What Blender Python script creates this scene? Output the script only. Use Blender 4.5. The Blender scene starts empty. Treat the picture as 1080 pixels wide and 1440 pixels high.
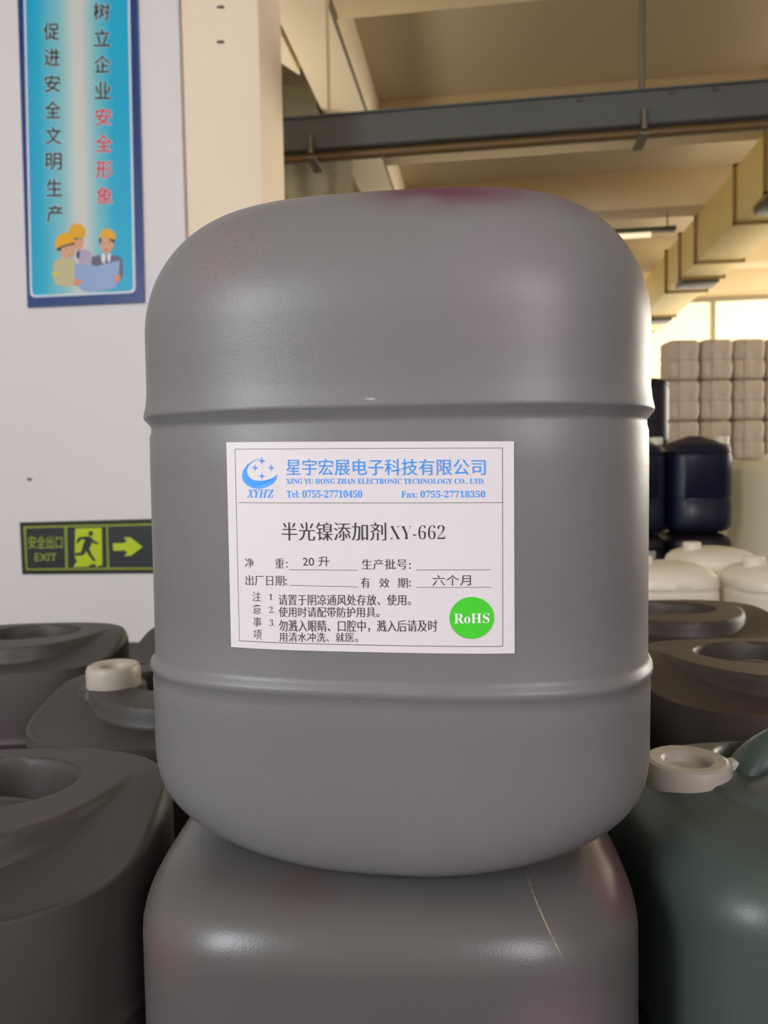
import bpy, bmesh, math, random
from mathutils import Vector, Matrix, noise
random.seed(7)
S = bpy.context.scene
COL = S.collection
PI = math.pi

# ------------------------------------------------------------------ camera
EYE = Vector((0, 0, 0.607))
YAW, PITCH, ROLL, F = math.radians(7.8), math.radians(3.1), math.radians(1.0), 1100.0
FH = Vector((-math.sin(YAW), math.cos(YAW), 0))          # horizontal forward
RH = Vector((math.cos(YAW), math.sin(YAW), 0))           # horizontal right
fw = (FH * math.cos(PITCH) - Vector((0, 0, 1)) * math.sin(PITCH)).normalized()
u0 = RH.cross(fw).normalized()
up = (u0 * math.cos(ROLL) + RH * math.sin(ROLL)).normalized()
rt = fw.cross(up).normalized()
cd = bpy.data.cameras.new('camera')
cam = bpy.data.objects.new('camera', cd)
COL.objects.link(cam)
m = Matrix((rt, up, -fw)).transposed().to_4x4()
m.translation = EYE
cam.matrix_world = m
cd.sensor_fit = 'VERTICAL'
cd.sensor_height = 36.0
cd.lens = F / 1440 * 36
cd.clip_start = 0.02
cd.dof.use_dof = True
cd.dof.focus_distance = 0.40
cd.dof.aperture_fstop = 15
S.camera = cam

# ------------------------------------------------------------------ world, lights, exposure
W = bpy.data.worlds.new('world')
S.world = W
W.use_nodes = True
W.node_tree.nodes['Background'].inputs[0].default_value = (0.80, 0.87, 1.0, 1)
W.node_tree.nodes['Background'].inputs[1].default_value = 0.55
S.view_settings.view_transform = 'Standard'
S.view_settings.look = 'None'
S.view_settings.gamma = 1
S.view_settings.use_curve_mapping = False
S.view_settings.exposure = 0.0


def area(name, loc, target, sx, sy, power, col):
    l = bpy.data.lights.new(name, 'AREA')
    l.shape = 'RECTANGLE'
    l.size, l.size_y = sx, sy
    l.energy = power
    l.color = col
    o = bpy.data.objects.new(name, l)
    o.location = loc
    o.rotation_euler = (Vector(target) - Vector(loc)).to_track_quat('-Z', 'Y').to_euler()
    COL.objects.link(o)
    return o


# daylight through the windows behind the photographer, left and right, and along the hall's right side
area('window_light_left', (-2.3, -2.9, 2.0), (0, 0.6, 0.9), 0.95, 1.6, 124, (0.88, 0.94, 1.0))
area('window_light_right', (1.9, -2.9, 2.0), (0, 0.6, 0.9), 0.85, 1.6, 76, (0.95, 0.91, 0.99))
area('hall_light_right', (6.6, 6.9, 1.7), (0, 5.5, 2.3), 8.5, 2.4, 560, (1.0, 0.94, 0.82))
area('hall_light_far', (2.0, 11.6, 1.9), (0.5, 3, 2.2), 8.0, 1.6, 70, (1.0, 0.95, 0.86))
area('girder_fill_left', (-2.0, 4.4, 1.9), (-0.9, 4.3, 2.9), 1.0, 0.4, 13, (1.0, 0.92, 0.74))  # unseen fill added behind the wall to brighten the girder's underside


# ------------------------------------------------------------------ helpers
def ray(px, py):
    return (fw * F + rt * (px - 540) + up * (720 - py)).normalized()


def atY(px, py, Y):
    d = ray(px, py)
    return EYE + d * ((Y - EYE.y) / d.y)


def atX(px, py, X):
    d = ray(px, py)
    return EYE + d * (X / d.x)


def atD(px, py, D):
    d = ray(px, py)
    return EYE + d * (D / d.dot(FH))


def C(xc, dc, zr):
    p = RH * xc + FH * dc
    return Vector((p.x, p.y, EYE.z + zr))


def mesh(name, verts, faces, mat, parent=None, smooth=False, autosmooth=None):
    me = bpy.data.meshes.new(name)
    me.from_pydata([tuple(v) for v in verts], [], faces)
    me.materials.append(mat)
    if smooth:
        me.polygons.foreach_set('use_smooth', [True] * len(me.polygons))
    if autosmooth:
        me.polygons.foreach_set('use_smooth', [True] * len(me.polygons))
        me.set_sharp_from_angle(angle=math.radians(autosmooth))
    me.update()
    o = bpy.data.objects.new(name, me)
    COL.objects.link(o)
    if parent:
        o.parent = parent
    return o


def frombm(name, bm, mat, parent=None, auto=35):
    bmesh.ops.recalc_face_normals(bm, faces=bm.faces)
    me = bpy.data.meshes.new(name)
    bm.to_mesh(me)
    bm.free()
    me.materials.append(mat)
    me.polygons.foreach_set('use_smooth', [True] * len(me.polygons))
    me.set_sharp_from_angle(angle=math.radians(auto))
    o = bpy.data.objects.new(name, me)
    COL.objects.link(o)
    if parent:
        o.parent = parent
    return o


def bbox(bm, lo, hi, bevel=0.0, seg=2):
    lo, hi = Vector(lo), Vector(hi)
    r = bmesh.ops.create_cube(bm, size=1)
    c = (lo + hi) / 2
    s = hi - lo
    for v in r['verts']:
        v.co = Vector((v.co.x * s.x, v.co.y * s.y, v.co.z * s.z)) + c
    if bevel:
        es = {e for v in r['verts'] for e in v.link_edges}
        bmesh.ops.bevel(bm, geom=list(es), offset=bevel, segments=seg, affect='EDGES', profile=0.5)


def box(name, lo, hi, mat, parent=None, bevel=0.0):
    bm = bmesh.new()
    bbox(bm, lo, hi, bevel)
    return frombm(name, bm, mat, parent)


def btube(bm, a, b, r, n=12, r2=None):
    a, b = Vector(a), Vector(b)
    d = b - a
    M = Matrix.Translation((a + b) / 2) @ d.to_track_quat('Z', 'Y').to_matrix().to_4x4()
    bmesh.ops.create_cone(bm, cap_ends=True, segments=n, radius1=r, radius2=r if r2 is None else r2, depth=d.length, matrix=M)


def blathe(bm, prof, n=48, off=(0, 0, 0)):
    """prof: list of (r, z); closed at r=0 ends"""
    rings = []
    for r, z in prof:
        if r < 1e-6:
            rings.append([bm.verts.new((off[0], off[1], off[2] + z))])
        else:
            rings.append([bm.verts.new((off[0] + r * math.cos(2 * PI * i / n), off[1] + r * math.sin(2 * PI * i / n), off[2] + z)) for i in range(n)])
    for A, B in zip(rings, rings[1:]):
        for i in range(n):
            j = (i + 1) % n
            if len(A) == 1 and len(B) == 1:
                continue
            if len(A) == 1:
                bm.faces.new((A[0], B[i], B[j]))
            elif len(B) == 1:
                bm.faces.new((A[i], A[j], B[0]))
            else:
                bm.faces.new((A[i], A[j], B[j], B[i]))


def empty(name, loc, rz=0.0):
    o = bpy.data.objects.new(name, None)
    o.location = loc
    o.rotation_euler = (0, 0, rz)
    o.empty_display_size = 0.05
    COL.objects.link(o)
    return o


def tag(o, label=None, cat=None, group=None, kind=None):
    if label: o['label'] = label
    if cat: o['category'] = cat
    if group: o['group'] = group
    if kind: o['kind'] = kind
    return o


def struct(o):
    o['kind'] = 'structure'
    return o


def copy_tree(o, parent=None):
    c = o.copy()
    COL.objects.link(c)
    if parent: c.parent = parent
    for ch in list(o.children):
        copy_tree(ch, c)
    return c


# ------------------------------------------------------------------ materials
def lin(c):
    return tuple(((x / 255) / 12.92 if x / 255 <= 0.04045 else ((x / 255 + 0.055) / 1.055) ** 2.4) for x in c) + (1,)


def mat(name, rgb, rough=0.5, spec=0.5, metal=0.0, var=0.0, vscale=8.0, bump=0.0, bscale=200.0, emit=None, trans=0.0, sss=0.0, coat=0.0, vdet=4.0):
    m = bpy.data.materials.new(name)
    m.use_nodes = True
    nt = m.node_tree
    b = nt.nodes['Principled BSDF']
    b.inputs['Base Color'].default_value = lin(rgb)
    b.inputs['Roughness'].default_value = rough
    b.inputs['Specular IOR Level'].default_value = spec
    b.inputs['Metallic'].default_value = metal
    b.inputs['Coat Weight'].default_value = coat
    if trans: b.inputs['Transmission Weight'].default_value = trans
    if sss:
        b.inputs['Subsurface Weight'].default_value = sss
        b.inputs['Subsurface Radius'].default_value = (0.02, 0.02, 0.015)
    if var or bump:
        tc = nt.nodes.new('ShaderNodeTexCoord')
    if var:
        n = nt.nodes.new('ShaderNodeTexNoise')
        n.inputs['Scale'].default_value = vscale
        n.inputs['Detail'].default_value = vdet
        nt.links.new(tc.outputs['Object'], n.inputs['Vector'])
        mx = nt.nodes.new('ShaderNodeMix')
        mx.data_type = 'RGBA'
        l = lin(rgb)
        mx.inputs[6].default_value = tuple(x * (1 - var) for x in l[:3]) + (1,)
        mx.inputs[7].default_value = tuple(min(1, x * (1 + var)) for x in l[:3]) + (1,)
        nt.links.new(n.outputs['Fac'], mx.inputs[0])
        nt.links.new(mx.outputs[2], b.inputs['Base Color'])
    if bump:
        n2 = nt.nodes.new('ShaderNodeTexNoise')
        n2.inputs['Scale'].default_value = bscale
        n2.inputs['Detail'].default_value = 3
        nt.links.new(tc.outputs['Object'], n2.inputs['Vector'])
        bp = nt.nodes.new('ShaderNodeBump')
        bp.inputs['Strength'].default_value = bump
        bp.inputs['Distance'].default_value = 0.002
        nt.links.new(n2.outputs['Fac'], bp.inputs['Height'])
        nt.links.new(bp.outputs[0], b.inputs['Normal'])
    if emit:
        b.inputs['Emission Color'].default_value = lin(emit[0])
        b.inputs['Emission Strength'].default_value = emit[1]
    return m


def jug_plastic(name, rgb, stains, rough=0.38, scratches=(), bump=0.06, scuffs=()):
    """moulded plastic; stains: list of (centre, radii, rgb, strength) in the jug's own space"""
    m = mat(name, rgb, rough=rough, spec=0.38, var=0.06, vscale=9, bump=bump, bscale=900)
    nt = m.node_tree
    b = nt.nodes['Principled BSDF']
    src = b.inputs['Base Color'].links[0].from_socket
    tc = [n for n in nt.nodes if n.type == 'TEX_COORD'][0]

    def mask(cen, rad, lo, hi, rot=(0, 0, 0)):
        mp = nt.nodes.new('ShaderNodeMapping')
        mp.vector_type = 'TEXTURE'
        mp.inputs['Location'].default_value = cen
        mp.inputs['Rotation'].default_value = rot
        mp.inputs['Scale'].default_value = rad
        nt.links.new(tc.outputs['Object'], mp.inputs['Vector'])
        ln = nt.nodes.new('ShaderNodeVectorMath')
        ln.operation = 'LENGTH'
        nt.links.new(mp.outputs[0], ln.inputs[0])
        mr = nt.nodes.new('ShaderNodeMapRange')
        mr.interpolation_type = 'SMOOTHSTEP'
        mr.inputs['From Min'].default_value = hi
        mr.inputs['From Max'].default_value = lo
        nt.links.new(ln.outputs['Value'], mr.inputs['Value'])
        return mr.outputs['Result']

    def mul(a, bb):
        k = nt.nodes.new('ShaderNodeMath')
        k.operation = 'MULTIPLY'
        for i, s in enumerate((a, bb)):
            if isinstance(s, (int, float)): k.inputs[i].default_value = s
            else: nt.links.new(s, k.inputs[i])
        return k.outputs[0]

    def nz(scale, lo, hi, stretch=(1, 1, 1)):
        mp = nt.nodes.new('ShaderNodeMapping')
        mp.inputs['Scale'].default_value = stretch
        nt.links.new(tc.outputs['Object'], mp.inputs['Vector'])
        n = nt.nodes.new('ShaderNodeTexNoise')
        n.inputs['Scale'].default_value = scale
        n.inputs['Detail'].default_value = 5
        nt.links.new(mp.outputs[0], n.inputs['Vector'])
        mr = nt.nodes.new('ShaderNodeMapRange')
        mr.inputs['From Min'].default_value = lo
        mr.inputs['From Max'].default_value = hi
        nt.links.new(n.outputs['Fac'], mr.inputs['Value'])
        return mr.outputs['Result']

    def over(src, fac, col):
        mx = nt.nodes.new('ShaderNodeMix')
        mx.data_type = 'RGBA'
        nt.links.new(src, mx.inputs[6])
        mx.inputs[7].default_value = lin(col)
        nt.links.new(fac, mx.inputs[0])
        return mx.outputs[2]
    for cen, rad, col, st in stains:
        src = over(src, mul(mul(mask(cen, rad, 0.1, 1.0), nz(30, 0.15, 0.55)), st), col)
    for cen, rad, col, st in scuffs:
        src = over(src, mul(mul(mask(cen, rad, 0.4, 1.0), nz(420, 0.60, 0.70, (2.0, 1, 1))), st), col)
    for cen, rad, rot, col in scratches:
        src = over(src, mul(mask(cen, rad, 0.6, 1.0, rot), nz(250, 0.3, 0.5)), col)
    nt.links.new(src, b.inputs['Base Color'])
    return m


PURPLE = (120, 45, 85)
M = {}
M['hero'] = jug_plastic('grey_plastic_stained', (112, 110, 110),
    [((0.036, -0.072, 0.366), (0.060, 0.042, 0.034), (92, 38, 62), 1.0),
     ((0.070, -0.058, 0.362), (0.065, 0.045, 0.034), (100, 62, 82), 0.7),
     ((-0.08, -0.09, 0.33), (0.035, 0.06, 0.045), (126, 108, 112), 0.5),
     ((0.14, -0.03, 0.2), (0.03, 0.06, 0.2), (140, 105, 115), 0.4),
     ((0.07, -0.1, 0.30), (0.06, 0.08, 0.07), (134, 116, 128), 0.35)],
    scuffs=[((-0.075, -0.09, 0.325), (0.035, 0.06, 0.05), (80, 66, 66), 0.55),
            ((0.0, -0.07, 0.372), (0.03, 0.03, 0.006), (50, 45, 45), 0.7)],
    scratches=[((0.0, -0.121, 0.254), (0.004, 0.02, 0.0007), (0, 0, 0), (170, 168, 170))])
M['support'] = jug_plastic('grey_plastic_shaded', (86, 84, 83),  # grey taken down to carry the shade that falls on the lower jug
    [((0.135, -0.06, 0.375), (0.03, 0.06, 0.03), (120, 45, 60), 0.5),
     ((-0.045, -0.09, 0.375), (0.03, 0.03, 0.02), (92, 64, 64), 0.4),
     ((-0.12, -0.10, 0.345), (0.03, 0.05, 0.03), (105, 85, 82), 0.5),
     ((0.09, -0.11, 0.30), (0.05, 0.06, 0.07), (125, 100, 112), 0.5)],
    scratches=[((0.087, -0.105, 0.368), (0.0005, 0.06, 0.019), (0, -0.5, 0), (150, 135, 112))], rough=0.29)
M['dark'] = jug_plastic('dark_grey_shaded', (64, 61, 58),  # dark plastic, base colour lowered further for the shade among the low jugs
    [((0.02, -0.12, 0.26), (0.05, 0.06, 0.05), (84, 50, 70), 0.4),
     ((0.08, -0.02, 0.385), (0.06, 0.06, 0.03), (98, 78, 74), 0.4)], rough=0.5,
    scratches=[((-0.02, -0.125, 0.32), (0.0008, 0.03, 0.02), (0, 0.15, 0), (140, 135, 120))])
M['green'] = jug_plastic('green_grey_plastic', (66, 79, 74), [((0.0, -0.05, 0.385), (0.2, 0.1, 0.03), (80, 74, 68), 0.5)], rough=0.36)
M['brown'] = jug_plastic('brown_grey_plastic', (68, 61, 56), [((0.0, -0.11, 0.36), (0.12, 0.06, 0.025), (92, 58, 62), 0.6)], rough=0.45)
M['cap'] = mat('cap_plastic', (180, 172, 160), rough=0.4, sss=0.3, var=0.05)
M['clear'] = mat('clear_tab', (225, 228, 225), rough=0.25, trans=0.4)
M['white_plastic'] = mat('white_plastic', (226, 216, 196), rough=0.4, sss=0.2, var=0.05)
M['cream_plastic'] = mat('cream_plastic', (226, 214, 178), rough=0.5, var=0.05, vscale=3)
M['navy'] = mat('navy_plastic', (15, 21, 44), rough=0.35, var=0.1)
M['black'] = mat('black_plastic', (18, 18, 24), rough=0.4)
M['tag'] = mat('paper_tag', (150, 155, 150), rough=0.7)
M['wall'] = mat('white_wall_paint', (234, 229, 229), rough=0.55, spec=0.4, var=0.03, vscale=1.5, bump=0.15, bscale=60)
M['column'] = mat('cream_wall_paint', (252, 232, 206), rough=0.6, var=0.03, vscale=4, bump=0.1, bscale=60)
M['ceiling'] = mat('ceiling_paint', (206, 190, 158), rough=0.85, var=0.05, vscale=1.2, bump=0.2, bscale=40)
M['girder'] = mat('girder_paint', (250, 234, 204), rough=0.75, var=0.04, vscale=2)
M['beam'] = mat('beam_paint', (222, 202, 162), rough=0.8, var=0.05, vscale=2, bump=0.2, bscale=40)
M['floor'] = mat('concrete_floor', (74, 70, 66), rough=0.75, var=0.15, vscale=2, bump=0.3, bscale=30)
M['tray'] = mat('grey_steel', (84, 85, 80), rough=0.55, var=0.15, vscale=5)
M['steel'] = mat('dull_steel', (120, 112, 95), rough=0.5, metal=0.6)
M['yellow_pipe'] = mat('yellow_brown_pipe', (112, 84, 42), rough=0.5, var=0.1)
M['duct'] = mat('cream_duct', (226, 202, 132), rough=0.6, var=0.06, vscale=3)
M['duct_edge'] = mat('duct_flange', (150, 122, 66), rough=0.6)
M['dark_metal'] = mat('dark_metal', (70, 68, 55), rough=0.5)
M['grey_duct'] = mat('grey_green_duct', (112, 112, 92), rough=0.5, var=0.1)
M['wrap'] = mat('plastic_sheet', (150, 142, 118), rough=0.4, var=0.25, vscale=8)
M['bale'] = mat('white_wrap', (214, 196, 176), rough=0.55, var=0.1, vscale=12, bump=0.5, bscale=30)
M['strap'] = mat('wrap_strap', (190, 170, 148), rough=0.6)
M['lamp'] = mat('lamp_tube', (255, 244, 214), emit=((255, 236, 196), 0.85))
M['pane'] = mat('daylit_pane', (250, 240, 210), rough=0.6, emit=((255, 243, 208), 0.68))
M['mullion'] = mat('mullion', (170, 160, 130), rough=0.6)
M['paper'] = mat('label_paper', (222, 215, 218), rough=0.32, spec=0.5)
M['ink'] = mat('black_ink', (52, 48, 50), rough=0.5)
M['ink_grey'] = mat('grey_ink', (96, 92, 92), rough=0.5)
M['foil'] = mat('blue_foil', (58, 156, 246), rough=0.28, spec=0.6)
M['green_sticker'] = mat('green_sticker', (70, 205, 48), rough=0.35)
M['white_ink'] = mat('white_ink', (245, 248, 240), rough=0.45)
M['sign_dark'] = mat('sign_dark', (46, 50, 54), rough=0.35)
M['sign_edge'] = mat('sign_edge', (40, 42, 26), rough=0.4)
M['lime'] = mat('lime_print', (196, 216, 30), rough=0.4)
M['lime_dim'] = mat('lime_print_dim', (150, 168, 52), rough=0.4)
M['poster_navy'] = mat('poster_navy', (14, 62, 132), rough=0.12, coat=0.6)
M['poster_white'] = mat('poster_white', (220, 232, 240), rough=0.2)
M['poster_black'] = mat('poster_black', (28, 42, 46), rough=0.3)
M['poster_red'] = mat('poster_red', (222, 48, 84), rough=0.3)
M['pale_halo'] = mat('poster_halo', (205, 232, 236), rough=0.25)


def print_mat(rgb):
    k = 'print_%d_%d_%d' % rgb
    if k not in M: M[k] = mat(k, rgb, rough=0.3)
    return M[k]


# poster background: cyan print with a pale stripe down the middle (a printed gradient across its own width)
pb = mat('poster_cyan', (40, 190, 218), rough=0.15, coat=0.4)
nt = pb.node_tree
uvn = nt.nodes.new('ShaderNodeUVMap')
sx = nt.nodes.new('ShaderNodeSeparateXYZ')
nt.links.new(uvn.outputs[0], sx.inputs[0])
cr = nt.nodes.new('ShaderNodeValToRGB')
el = cr.color_ramp.elements
el[0].position, el[0].color = 0.0, lin((0, 170, 222))
el[1].position, el[1].color = 1.0, lin((0, 178, 226))
for p, c in ((0.12, (34, 186, 222)), (0.34, (140, 208, 214)), (0.47, (218, 222, 216)), (0.54, (218, 220, 214)), (0.68, (120, 204, 214)), (0.82, (10, 182, 222))):
    e = el.new(p)
    e.color = lin(c)
nt.links.new(sx.outputs[0], cr.inputs[0])
nt.links.new(cr.outputs[0], nt.nodes['Principled BSDF'].inputs['Base Color'])
M['poster_cyan'] = pb

# ------------------------------------------------------------------ structure
CEIL = EYE.z + 2.66
BB = EYE.z + 2.30           # underside of the beams
WALLY = 2.65
xw = atY(256, 200, WALLY).x
struct(box('floor', (-3.2, -3.2, -0.1), (7.2, 12.2, 0), M['floor']))
struct(box('ceiling', (-3.2, -3.2, CEIL), (7.2, 12.2, CEIL + 0.1), M['ceiling']))
struct(box('wall_back', (-3.0, WALLY, 0), (xw, WALLY + 0.12, CEIL), M['wall']))
struct(box('wall_left', (-3.1, -3.2, 0), (-3.0, 12.0, CEIL), M['wall']))
struct(box('wall_behind', (-3.0, -3.2, 0), (7.0, -3.1, CEIL), M['wall']))
struct(box('wall_right', (7.0, -3.2, 0), (7.1, 12.0, CEIL), M['wall']))
far_wall = struct(box('wall_far', (-3.0, 12.0, 0), (7.0, 12.12, CEIL), M['column']))
# screws / stud on white wall
# column beside the white wall
xc1 = atY(368, 200, WALLY + 0.02).x
struct(box('column_front', (xw + 0.0005, WALLY + 0.02, 0), (xc1, WALLY + 0.32, CEIL), M['column'], bevel=0.006)).name = 'trim_1'
# longitudinal girder with haunch
GX0, GX1 = -1.05, -0.775
bm = bmesh.new()
bbox(bm, (GX0, WALLY + 0.3, BB), (GX1, 12.0, CEIL + 0.02), 0.01)
struct(frombm('trim_2', bm, M['girder']))
bm = bmesh.new()
def on_z(px, py, z):
    d = ray(px, py)
    return EYE + d * ((z - EYE.z) / d.z)


q1, q2, q3 = on_z(290, 22, BB - 0.004), on_z(366, 69, BB - 0.004), on_z(424, 106, BB - 0.004)
gl = GX0 - 0.025
pts = [(q1.x, q1.y), (q2.x, q2.y), (min(q3.x, gl), q3.y), (gl, q3.y), (gl, 3.05), (q1.x, 3.05)]
vs = [[bm.verts.new((x, y, z)) for x, y in pts] for z in (BB - 0.004, CEIL + 0.01)]
bm.faces.new(vs[0]); bm.faces.new(vs[1][::-1])
for i in range(len(pts)):
    j = (i + 1) % len(pts)
    bm.faces.new((vs[0][j], vs[0][i], vs[1][i], vs[1][j]))
struct(frombm('trim_3', bm, M['girder']))
# cross beams
k = 4
for yb in (3.78, 5.76, 7.50, 9.72, 11.3):
    for xa, xb in ((GX1 - 0.01, 7.0),):
        struct(box('trim_%d' % k, (xa, yb, BB + 0.004 * k), (xb, yb + 0.32, CEIL + 0.02), M['beam'], bevel=0.008))
        k += 1
    if yb > 4:
        struct(box('trim_%d' % k, (-3.0, yb, BB + 0.05), (GX0 + 0.01, yb + 0.32, CEIL + 0.02), M['beam'], bevel=0.008))
        k += 1
# far window band
wr = struct(empty('window_1', (0, 11.98, 0)))
zw0, zw1 = EYE.z + 1.15, EYE.z + 2.33
bm = bmesh.new()
for i in range(9):
    x = -2.4 + i * 1.12
    bbox(bm, (x - 0.03, -0.05, zw0), (x + 0.03, 0.0, zw1))
bbox(bm, (-2.43, -0.05, zw0 - 0.05), (6.59, 0.0, zw0))
bbox(bm, (-2.43, -0.05, zw1), (6.59, 0.0, zw1 + 0.05))
frombm('window_frame', bm, M['mullion'], wr)
for i in range(8):
    x = -2.4 + i * 1.12
    box('pane', (x + 0.03, -0.02, zw0), (x + 1.09, -0.012, zw1), M['pane'], wr)


# ------------------------------------------------------------------ flat print
def styled(s, style):
    o = ''
    for ch in s:
        k = ord(ch)
        if style == 'serif' and 'A' <= ch <= 'Z': o += chr(0x1D400 + k - 65)
        elif style == 'serif' and 'a' <= ch <= 'z': o += chr(0x1D41A + k - 97)
        elif style == 'serif' and '0' <= ch <= '9': o += chr(0x1D7CE + k - 48)
        elif style == 'italic' and 'A' <= ch <= 'Z': o += chr(0x1D468 + k - 65)
        else: o += ch
    return o


def text2d(s, x0, y0, x1, y1, style='sans', off=0.0, dbl=0.0):
    """glyph outlines fitted into the rectangle; y runs down"""
    c = bpy.data.curves.new('glyphs', 'FONT')
    c.body = styled(s, style)
    c.offset = off
    c.resolution_u = 4
    o = bpy.data.objects.new('glyphs', c)
    COL.objects.link(o)
    dg = bpy.context.evaluated_depsgraph_get()
    me = bpy.data.meshes.new_from_object(o.evaluated_get(dg))
    V = [(v.co.x, v.co.y) for v in me.vertices]
    Fc = [tuple(p.vertices) for p in me.polygons]
    bpy.data.objects.remove(o)
    bpy.data.curves.remove(c)
    bpy.data.meshes.remove(me)
    if dbl:
        n = len(V)
        V = [(a - dbl, b) for a, b in V] + [(a + dbl, b) for a, b in V]
        Fc = Fc + [tuple(i + n for i in f) for f in Fc]
    ax, bx = min(v[0] for v in V), max(v[0] for v in V)
    ay, by = min(v[1] for v in V), max(v[1] for v in V)
    V = [(x0 + (a - ax) / (bx - ax) * (x1 - x0), y1 - (b - ay) / (by - ay) * (y1 - y0)) for a, b in V]
    return V, Fc


class Print:
    def __init__(self, fmap):
        self.fmap, self.V, self.F = fmap, [], []

    def add(self, V, Fc, eps):
        n = len(self.V)
        self.V += [self.fmap(x, y, eps) for x, y in V]
        self.F += [tuple(i + n for i in f) for f in Fc]
        return self

    def text(self, s, x0, y0, x1, y1, eps=0.0006, style='sans', off=0.0, dbl=0.0):
        V, Fc = text2d(s, x0, y0, x1, y1, style, off, 0.0)
        self.add(V, Fc, eps)
        if dbl:                                   # upright strokes heavier than level ones
            w = dbl * (y1 - y0)
            self.add([(x + w, y) for x, y in V], Fc, eps * 1.15)
        return self

    def poly(self, pts, eps):
        return self.add(list(pts), [tuple(range(len(pts)))], eps)

    def line(self, x0, y0, x1, y1, w, eps, n=24):
        dx, dy = x1 - x0, y1 - y0
        L = math.hypot(dx, dy)
        nx, ny = -dy / L * w / 2, dx / L * w / 2
        V, Fc = [], []
        for i in range(n + 1):
            t = i / n
            V += [(x0 + dx * t + nx, y0 + dy * t + ny), (x0 + dx * t - nx, y0 + dy * t - ny)]
        for i in range(n):
            Fc.append((2 * i, 2 * i + 1, 2 * i + 3, 2 * i + 2))
        return self.add(V, Fc, eps)

    def disc(self, cx, cy, rx, ry, eps, a0=0, a1=360, n=36):
        return self.poly([(cx + rx * math.cos(math.radians(a0 + (a1 - a0) * i / n)), cy + ry * math.sin(math.radians(a0 + (a1 - a0) * i / n))) for i in range(n if a1 - a0 == 360 else n + 1)], eps)

    def build(self, name, mt, parent, inv=None):
        V = [inv @ Vector(v) for v in self.V] if inv is not None else self.V
        o = mesh(name, V, self.F, mt, parent)
        self.V, self.F = [], []
        return o


# ------------------------------------------------------------------ jugs
NSUP = 3.5


def sup(a, b, n, th):
    c, s = math.cos(th), math.sin(th)
    return (a * math.copysign(abs(c) ** (2 / n), c), b * math.copysign(abs(s) ** (2 / n), s))


def ring_angles(N, a, b, n):
    """angles giving roughly even spacing along the outline"""
    K = 4000
    P = [sup(a, b, n, 2 * PI * i / K) for i in range(K + 1)]
    L = [0]
    for p, q in zip(P, P[1:]): L.append(L[-1] + math.hypot(q[0] - p[0], q[1] - p[1]))
    out, j = [], 0
    for i in range(N):
        t = L[-1] * i / N
        while L[j + 1] < t: j += 1
        out.append(2 * PI * (j + (t - L[j]) / max(1e-12, L[j + 1] - L[j])) / K)
    return out


def sst(x, lo, hi):
    t = max(0.0, min(1.0, (x - lo) / (hi - lo)))
    return t * t * (3 - 2 * t)


A0, B0 = 0.1525, 0.1255


def body_rings(rows, N=160, A=A0, B=B0, n=NSUP):
    th = ring_angles(N, A, B, n)
    V, Fc = [], []
    for z, ix, iy in rows:
        for t in th:
            x, y = sup(A - ix, B - iy, n, t)
            V.append((x, y, z))
    R = len(rows)
    for r in range(R - 1):
        for i in range(N):
            j = (i + 1) % N
            Fc.append((r * N + i, r * N + j, (r + 1) * N + j, (r + 1) * N + i))
    return V, Fc, th


HA, HB, HN = 0.1538, 0.1157, 3.06              # labelled jug: half width, half depth, squareness
Z_UP, Z_LO = 0.2509, 0.1031                    # its two ribs


def rib(z, d):
    """a step: proud on one side, recessed on the other"""
    return [(z - 0.0045 * d, 0.0018, 0.0018), (z - 0.0022 * d, 0.0004, 0.0004), (z, 0.0, 0.0), (z + 0.0022 * d, 0.0004, 0.0004), (z + 0.0040 * d, 0.0020, 0.0020), (z + 0.0070 * d, 0.0028, 0.0028)]


def hero_rows():
    rows = [(0.0, 0.12, 0.08)]
    top = []
    zc, zb = 0.0602, 0.0
    for i in range(22):                         # base curve
        t = math.sin(i / 21 * PI / 2 * 0.985)
        g = 1 - (1 - t ** 3.19) ** 0.5
        top.append((zc + (zb - zc) * t, 0.0015 + 0.0976 * g, 0.0015 + 0.0169 * g))
    rows += top[::-1]
    rows += [(0.080, 0.0014, 0.0014), (0.094, 0.0012, 0.0012)] + rib(Z_LO, 1)
    rows += [(0.14, 0.0028, 0.0028), (0.18, 0.0028, 0.0028), (0.22, 0.0028, 0.0028)] + [(Z_UP - 0.012, 0.0030, 0.0030), (Z_UP - 0.0085, 0.0040, 0.0040), (Z_UP - 0.0055, 0.0038, 0.0038), (Z_UP - 0.0012, 0.0003, 0.0003), (Z_UP, 0.0, 0.0), (Z_UP + 0.0016, 0.0002, 0.0002), (Z_UP + 0.006, 0.0012, 0.0012)]
    rows += [(0.264, 0.0020, 0.0020), (0.28, 0.0020, 0.0020)]
    z0, zt = 0.2976, 0.377
    for i in range(26):
        t = math.sin(i / 25 * PI / 2 * 0.985)
        g = 1 - (1 - t ** 2.04) ** 0.5
        rows.append((z0 + (zt - z0) * t, 0.0020 + 0.0757 * g, 0.0020 + 0.0687 * g))
    return rows


def jug_rows():
    rows = [(0.0, 0.12, 0.10)]
    for i in range(13):
        t = i / 12
        a = (1 - t) * PI / 2
        rows.append((0.03 * (1 - math.sin(a)), 0.002 + 0.03 * (1 - math.cos(a)), 0.002 + 0.03 * (1 - math.cos(a))))
    rows += rib(0.105, 1) + [(0.14, 0.0028, 0.0028), (0.2, 0.0028, 0.0028)] + rib(0.250, -1)[::-1] + [(0.262, 0.0018, 0.0018)]
    return rows


def face_y(x, inset=0.0028):
    a, b = HA - inset, HB - inset
    return -b * (1 - abs(x / a) ** HN) ** (1 / HN)


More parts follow.
